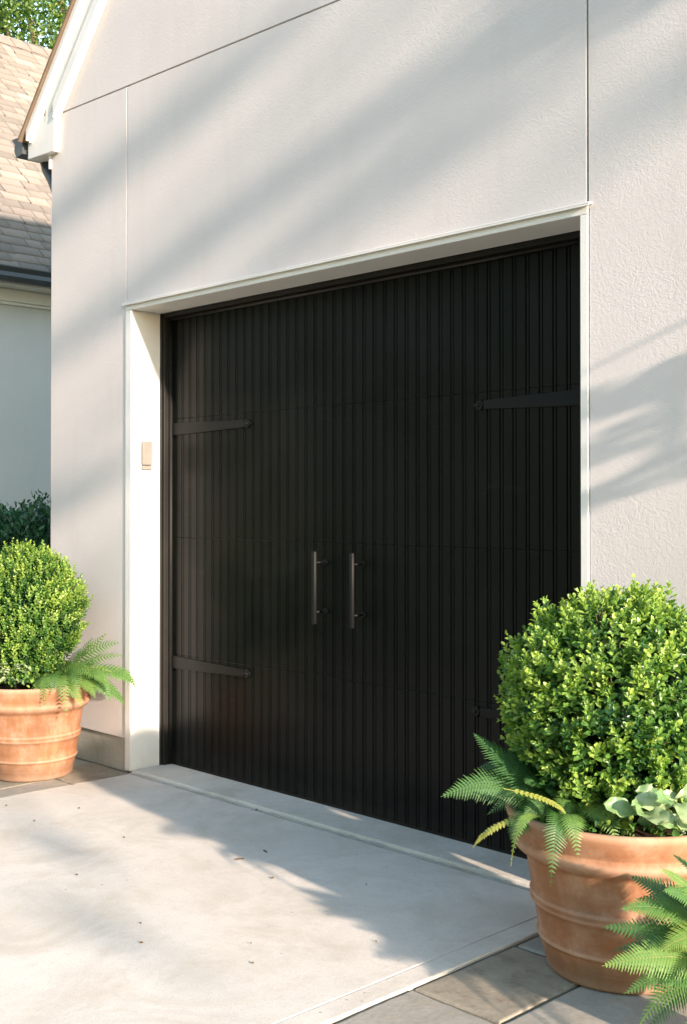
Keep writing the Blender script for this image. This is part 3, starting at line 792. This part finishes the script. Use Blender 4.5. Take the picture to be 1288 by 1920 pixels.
p1 = empty('primrose', pc, label='pale broad-leaved plant with wavy rims at the right pot front', cat='plant')
for k, (r_, u_, t_) in enumerate(((-.03, .00, .03), (.045, .04, .02), (.09, -.005, .0))):
    c0 = off(pc, r_, u_, t_)
    for i in range(9):
        a = 2*PI*i/9+k*.5+rnd.uniform(-.2, .2); el = rnd.uniform(-.15, .6)
        d = RV*math.cos(a) - FV*math.sin(a)
        d = Vector((d.x*math.cos(el), d.y*math.cos(el), math.sin(el)))
        if i % 4 == 0: d.z += .4
        broadleaf(p1, c0+d*.02, d, tuple(-FV*.75+Vector((0, 0, .6))), rnd.uniform(.07, .105), rnd.uniform(.044, .06), rnd.uniform(.35, .85), rnd.uniform(.2, .6))
pc = Vector((-.312, -.392, .545)) - RV*.09 - FV*.24
p2 = empty('ivy', pc, label='small pale variegated trailing plant at the front of the left pot', cat='plant')
for k in range(34):
    c0 = off(pc, rnd.uniform(-.16, .13), rnd.uniform(-.03, .06), rnd.uniform(-.03, .05)); a = rnd.uniform(0, 6.28)
    d = RV*math.cos(a)*.8 - FV*abs(math.sin(a)) + Vector((0, 0, rnd.uniform(-.1, .6)))
    broadleaf(p2, c0, d, (0, 0, 1), rnd.uniform(.04, .06), rnd.uniform(.030, .042), rnd.uniform(.6, 1), rnd.uniform(.1, .5))
# low herb foliage filling the base of the right globe
def filler(o_, sc, z, lim, seed, label):
    rg = np.random.default_rng(seed); n = 1300
    hp = np.array([o_.x, o_.y, z]); ang = rg.uniform(0, 2*PI, n); rr_ = rg.uniform(.08, .325, n)*sc
    P = hp+np.stack([rr_*np.cos(ang), rr_*np.sin(ang), rg.uniform(0, .10, n)*(1-rr_/.5)], 1)
    P = P[(P-hp)@np.array(RV) < lim]; n = len(P)
    V, F = leaves(P, unit(rg.normal(size=(n, 3))*.7+np.array([0, 0, .6])+(P-hp)*1.5), unit(rg.normal(size=(n, 3))*.4+np.array([0, 0, 1])), rg.uniform(.018, .034, n), rg.uniform(.012, .022, n))
    o = rawmesh('ground_cover', V-hp, F, M['box'], None, np.repeat(rg.uniform(.15, .85, n), 8)); o.location = hp
    tag(o, label, 'ground cover', kind='stuff')
filler(PR, 1.0, .47, .16, 5, 'low leafy filler growing under the boxwood at the soil of the right pot')
filler(PL, .92, .50, .4, 6, 'low leafy filler growing under the boxwood at the soil of the left pot')

# shrub in the shade beyond the garage corner
def shrub(loc, rx, rz, n, leaf, name, label, cat, m, seed):
    rg = np.random.default_rng(seed); t = empty(name, loc, label=label, cat=cat)
    d = unit(rg.normal(size=(n, 3))); lump = np.array([mnoise.noise(Vector(x*2.5)+Vector((seed,0,0)))*.22 for x in d])
    rad = rg.uniform(.55, 1, n)**.5*(1+lump)
    c = np.array([0, 0, rz])
    tip = c+d*np.stack([rx*rad, rx*rad, rz*rad], 1); tip[:, 2] = np.maximum(tip[:, 2], .05)
    Ps, Ds, Ns = [], [], []
    for k in range(6):
        Ps.append(tip-d*.02*k+rg.normal(size=(n, 3))*.02); Ds.append(unit(d+rg.normal(size=(n, 3))*.7+np.array([0, 0, .5]))); Ns.append(unit(d+rg.normal(size=(n, 3))*.5))
    P = np.concatenate(Ps); V, F = leaves(P, np.concatenate(Ds), np.concatenate(Ns), rg.uniform(.7, 1.2, len(P))*leaf, rg.uniform(.35, .55, len(P))*leaf)
    rawmesh('foliage', V, F, m, t, np.repeat(rg.uniform(0, 1, len(P)), 8))
    b = MB()
    for i in range(14):
        dd = Vector(unit(rg.normal(size=3))); dd.z = abs(dd.z)+.4
        b.tube([(0, 0, 0), (dd.x*rx*.4, dd.y*rx*.4, rz*.7), (dd.x*rx*.8, dd.y*rx*.8, rz*(.7+dd.z*.6))], [.012, .009, .004], 6)
    b.build('stem', M['twig'], t)
    return t
shrub((-2.75, .95, 0), .75, .74, 3200, .05, 'shrub', 'dark green shaded shrub between the garage corner and the house wing', 'shrub', M['hedge'], 31)

# ---------------------------------------------------------------- trees
def tree(name, loc, h, crown_c, crown_r, n_clump, leaf, label, seed, limbs=9, per=90, clump=.5, trunk_r=.2, kindm='treeleaf', extra=()):
    """tapered trunk, forking limbs, leaf clumps at the limb ends; extra = [(centre, (rx,ry,rz), n_leaves)] clumps on drooping twigs"""
    rg = np.random.default_rng(seed); rr = random.Random(seed)
    t = empty(name, loc, label=label, cat='tree'); L0 = Vector(loc)
    b = MB(); cc = Vector(crown_c)-L0
    fork = Vector((rr.uniform(-.2, .2), rr.uniform(-.2, .2), cc.z-crown_r[2]*.8))
    b.tube([(0, 0, -.1), (.03, .02, fork.z*.5), fork], [trunk_r*1.25, trunk_r*.95, trunk_r*.8], 12)
    tips = []
    for i in range(limbs):
        a = 2*PI*i/limbs+rr.uniform(-.3, .3); e = rr.uniform(-.1, .9)
        end = cc+Vector((math.cos(a)*math.cos(e)*crown_r[0], math.sin(a)*math.cos(e)*crown_r[1], math.sin(e)*crown_r[2]))*.75
        mid = fork.lerp(end, .5)+Vector((rr.uniform(-.3, .3), rr.uniform(-.3, .3), rr.uniform(0, .5)))
        b.tube([fork, mid, end], [trunk_r*.5, trunk_r*.3, trunk_r*.1], 8)
        for k in range(4):
            s_ = mid.lerp(end, rr.random()); e2 = s_+Vector([rr.uniform(-1, 1)*crown_r[j]*.45 for j in range(3)])
            b.tube([s_, s_.lerp(e2, .5)+Vector((0, 0, .1)), e2], [trunk_r*.16, trunk_r*.1, trunk_r*.04], 6); tips.append(e2)
        tips.append(end)
    C = []; 
    for i in range(n_clump):
        if i < len(tips): C.append((np.array(tips[i]), clump, per))
        else:
            d = unit(rg.normal(size=3))*rg.uniform(.45, 1.0)**.6
            C.append((np.array(cc)+d*np.array(crown_r), clump*rg.uniform(.6, 1.2), per))
    Ps = [c+rg.normal(size=(k, 3))*s*np.array([.5, .5, .32]) for c, s, k in C]
    tn = [np.clip(rg.normal(.5, .2)+rg.normal(size=k)*.12, 0, 1) for c, s, k in C]
    for (c, r_, k) in extra:
        c = Vector(c)-L0; anchor = min(tips, key=lambda q: (q-c).length)
        b.tube([anchor, anchor.lerp(c, .5)+Vector((0, 0, .25)), c], [.03, .02, .008], 6)
        dd = unit(rg.normal(size=(k, 3)))*(rg.random((k, 1))**.4)
        Ps.append(np.array(c)+dd*np.array(r_)); tn.append(rg.uniform(.2, .9, k))
    P = np.concatenate(Ps); n = len(P)
    V, F = leaves(P, unit(rg.normal(size=(n, 3))), unit(rg.normal(size=(n, 3))+np.array([0, 0, .8])), rg.uniform(.7, 1.3, n)*leaf, rg.uniform(.4, .6, n)*leaf)
    rawmesh('crown', V, F, M[kindm], t, np.repeat(np.concatenate(tn), 8))
    b.build('trunk', M['bark'], t)
    return t
tree('tree', (-17.5, 10.5, 0), 14, (-17.0, 10.2, 10.6), (4.2, 4.2, 3.6), 330, .11, 'tall sunlit leafy tree showing above the shingle roof ridge', 3, limbs=10, per=190, clump=.95, trunk_r=.32)

def sp(xw, zw, t):   # a point from which sunlight reaches the wall face at (xw, 0, zw), t metres along
    return (xw+t, -SY*t, zw+SZ*t)
ex = []
def streak(xa, za, xb, zb, thick, t, dens):
    """foliage whose shadow lies on the wall from (xa,za) to (xb,zb)"""
    n = 3
    for i in range(n):
        f = (i+.5)/n; x, z = xa+(xb-xa)*f, za+(zb-za)*f
        cx, cy, cz = sp(x, z, t+rnd.uniform(-1, 1))
        half = (xb-xa)/n*SY*.62
        ex.append(((cx, cy, cz), (.35, max(.06, half), thick*.5), dens))
streak(-1.3, 2.96, 1.4, 3.62, .14, 11, 80)
streak(-.2, 2.52, 2.6, 3.22, .15, 10, 85)
streak(1.2, 2.58, 2.8, 2.98, .10, 10.5, 40)
streak(-1.9, 2.0, .0, 2.50, .10, 11, 45)
streak(-1.9, 1.15, -.1, 1.60, .12, 10, 60)
streak(2.8, 2.75, 4.6, 3.10, .10, 9, 30)
# soft bands on the driveway
def gp(x, y, t): return (x+t, y-SY*t, SZ*t)
for x, y, t, r_ in ((.9, -.98, 10, .11), (1.9, -1.35, 11, .12), (.1, -1.75, 12, .16)):
    ex.append((gp(x, y, t), (.5, r_*.9, r_*.5), 30))
tree('tree', (14.5, 2.2, 0), 8, (14.2, 1.9, 9.0), (2.6, 2.2, 1.4), 46, .075, 'slender shade tree past the right end of the garage', 9, limbs=7, per=110, clump=.5, trunk_r=.11, extra=ex)

# small ornamental tree close to the right corner: its twig shadows fall on the wall right of the door
b = MB(); st = empty('crape_myrtle', (5.35, .75, 0), label='young bare-stemmed tree by the right garage corner', cat='tree')
Ls = Vector((5.35, .75, 0))
def W(p): return Vector(p)-Ls
def sq(xw, zw, t): return Vector((xw+t, -SY*t, zw+SZ*t))
b.tube([(0, 0, -.1), (-.03, -.1, 1.0), W((5.3, .35, 1.9)), W((5.4, .0, 3.0)), W((5.5, -.2, 4.2))], [.05, .042, .034, .022, .01], 10)
b.tube([W((5.3, .30, 1.95)), W(sq(3.6, 2.12, 1.5)), W(sq(3.25, 2.02, 1.5)), W(sq(2.7, 1.83, 1.5))], [.016, .009, .006, .004], 7)
b.tube([W((5.25, .25, 1.9)), W(sq(3.7, 1.93, 1.3)), W(sq(3.2, 1.80, 1.3)), W(sq(2.7, 1.70, 1.35))], [.03, .028, .026, .016], 7)
b.tube([W((5.2, .2, 1.85)), W(sq(3.6, 1.66, 1.3)), W(sq(3.2, 1.58, 1.3)), W(sq(2.75, 1.40, 1.3))], [.02, .014, .010, .008], 7)
b.tube([W(sq(3.22, 1.84, 1.3)), W(sq(3.24, 1.70, 1.28)), W(sq(3.2, 1.56, 1.3))], [.016, .014, .010], 7)
b.build('trunk', M['bark'], st)
rg = np.random.default_rng(77)
Ps = []
for c, r_, k in ((sq(3.05, 1.80, 1.3), (.12, .05, .035), 46), (sq(3.0, 1.64, 1.3), (.10, .05, .02), 24), (sq(3.35, 1.90, 1.4), (.1, .05, .05), 40), (sq(3.0, 1.47, 1.3), (.1, .05, .012), 14), (sq(3.4, 1.6, 1.5), (.1, .05, .06), 40),
                 (sq(3.35, 3.57, 2.0), (.35, .11, .42), 1100), (sq(2.85, 3.24, 2.1), (.25, .05, .10), 160), (Vector((5.5, .4, 3.3)), (.4, .4, .5), 500)):
    Ps.append(np.array(c)-np.array(Ls)+unit(rg.normal(size=(k, 3)))*(rg.random((k, 1))**.4)*np.array(r_))
P = np.concatenate(Ps); n = len(P)
V, F = leaves(P, unit(rg.normal(size=(n, 3))), unit(rg.normal(size=(n, 3))+np.array([0, 0, .8])), rg.uniform(.04, .06, n), rg.uniform(.02, .03, n))
rawmesh('crown', V, F, M['treeleaf'], st, np.repeat(rg.uniform(.2, .9, n), 8))

# ---------------------------------------------------------------- fallen bits on the driveway
bits = [(1.62, -.42, .9), (1.63, -.56, .2), (.50, -.60, .6), (.55, -.86, 1.9), (1.35, -1.13, .4), (.35, -1.42, .3), (2.35, -1.10, .8), (2.48, -1.20, .2), (2.1, -1.35, 1.4), (1.05, -.72, 1), (1.9, -.62, .3), (2.62, -.80, 1.1), (.22, -.82, .5), (1.95, -1.25, 2), (2.2, -.42, .7), (1.1, -.03, 2.6)]
for i, (x, y, a) in enumerate(bits):
    L = rnd.uniform(.005, .011) if i not in (0, 1) else .034
    Wd = L*.32 if i not in (0, 1) else .004
    mb = MB(); K = 5; vs = []
    for k in range(K+1):
        f = k/K; wd = Wd*math.sin(PI*(.1+.8*f)); z = .002+.0015*math.sin(PI*f)
        vs += [((f-.5)*L, -wd, z+.002), ((f-.5)*L, 0, z-.001), ((f-.5)*L, wd, z+.003)]
    fs = []
    for k in range(K): q = k*3; fs += [(q, q+3, q+4, q+1), (q+1, q+4, q+5, q+2)]
    bot = [(v[0], v[1], v[2]-.0015) for v in vs]; nn = len(vs)
    mb.add(vs+bot, fs+[tuple(nn+j for j in f[::-1]) for f in fs])
    o = mb.build('fallen_leaf', M['dry']); o.location = (x, y, .001); o.rotation_euler = (0, 0, a*2.3+ .8)
    tag(o, 'small dry brown leaf scrap lying on the pale concrete' if i > 1 else 'thin dark twig scrap on the shaded concrete before the door', 'leaf', 'dry scraps on the driveway')

# ---------------------------------------------------------------- added tree belt, unseen behind the viewer, darkens door reflections and low sky
rg = np.random.default_rng(91)
P = []
for i in range(26):
    x = -34+i*2.1+rg.uniform(-.8, .8); y = -19+rg.uniform(-2, 2); h = rg.uniform(9, 14)
    n = 330; d = unit(rg.normal(size=(n, 3)))*rg.uniform(.5, 1, (n, 1))
    P.append(np.array([x, y, h*.5])+d*np.array([1.9, 1.9, h*.5]))
P = np.concatenate(P); n = len(P)
V, F = leaves(P, unit(rg.normal(size=(n, 3))), unit(rg.normal(size=(n, 3))+np.array([0, 0, .6])), rg.uniform(.5, .9, n), rg.uniform(.35, .6, n))
tag(rawmesh('added_tree_belt', V, F, M['treeleaf'], None, np.repeat(rg.uniform(0, .6, n), 8)), kind='stuff')
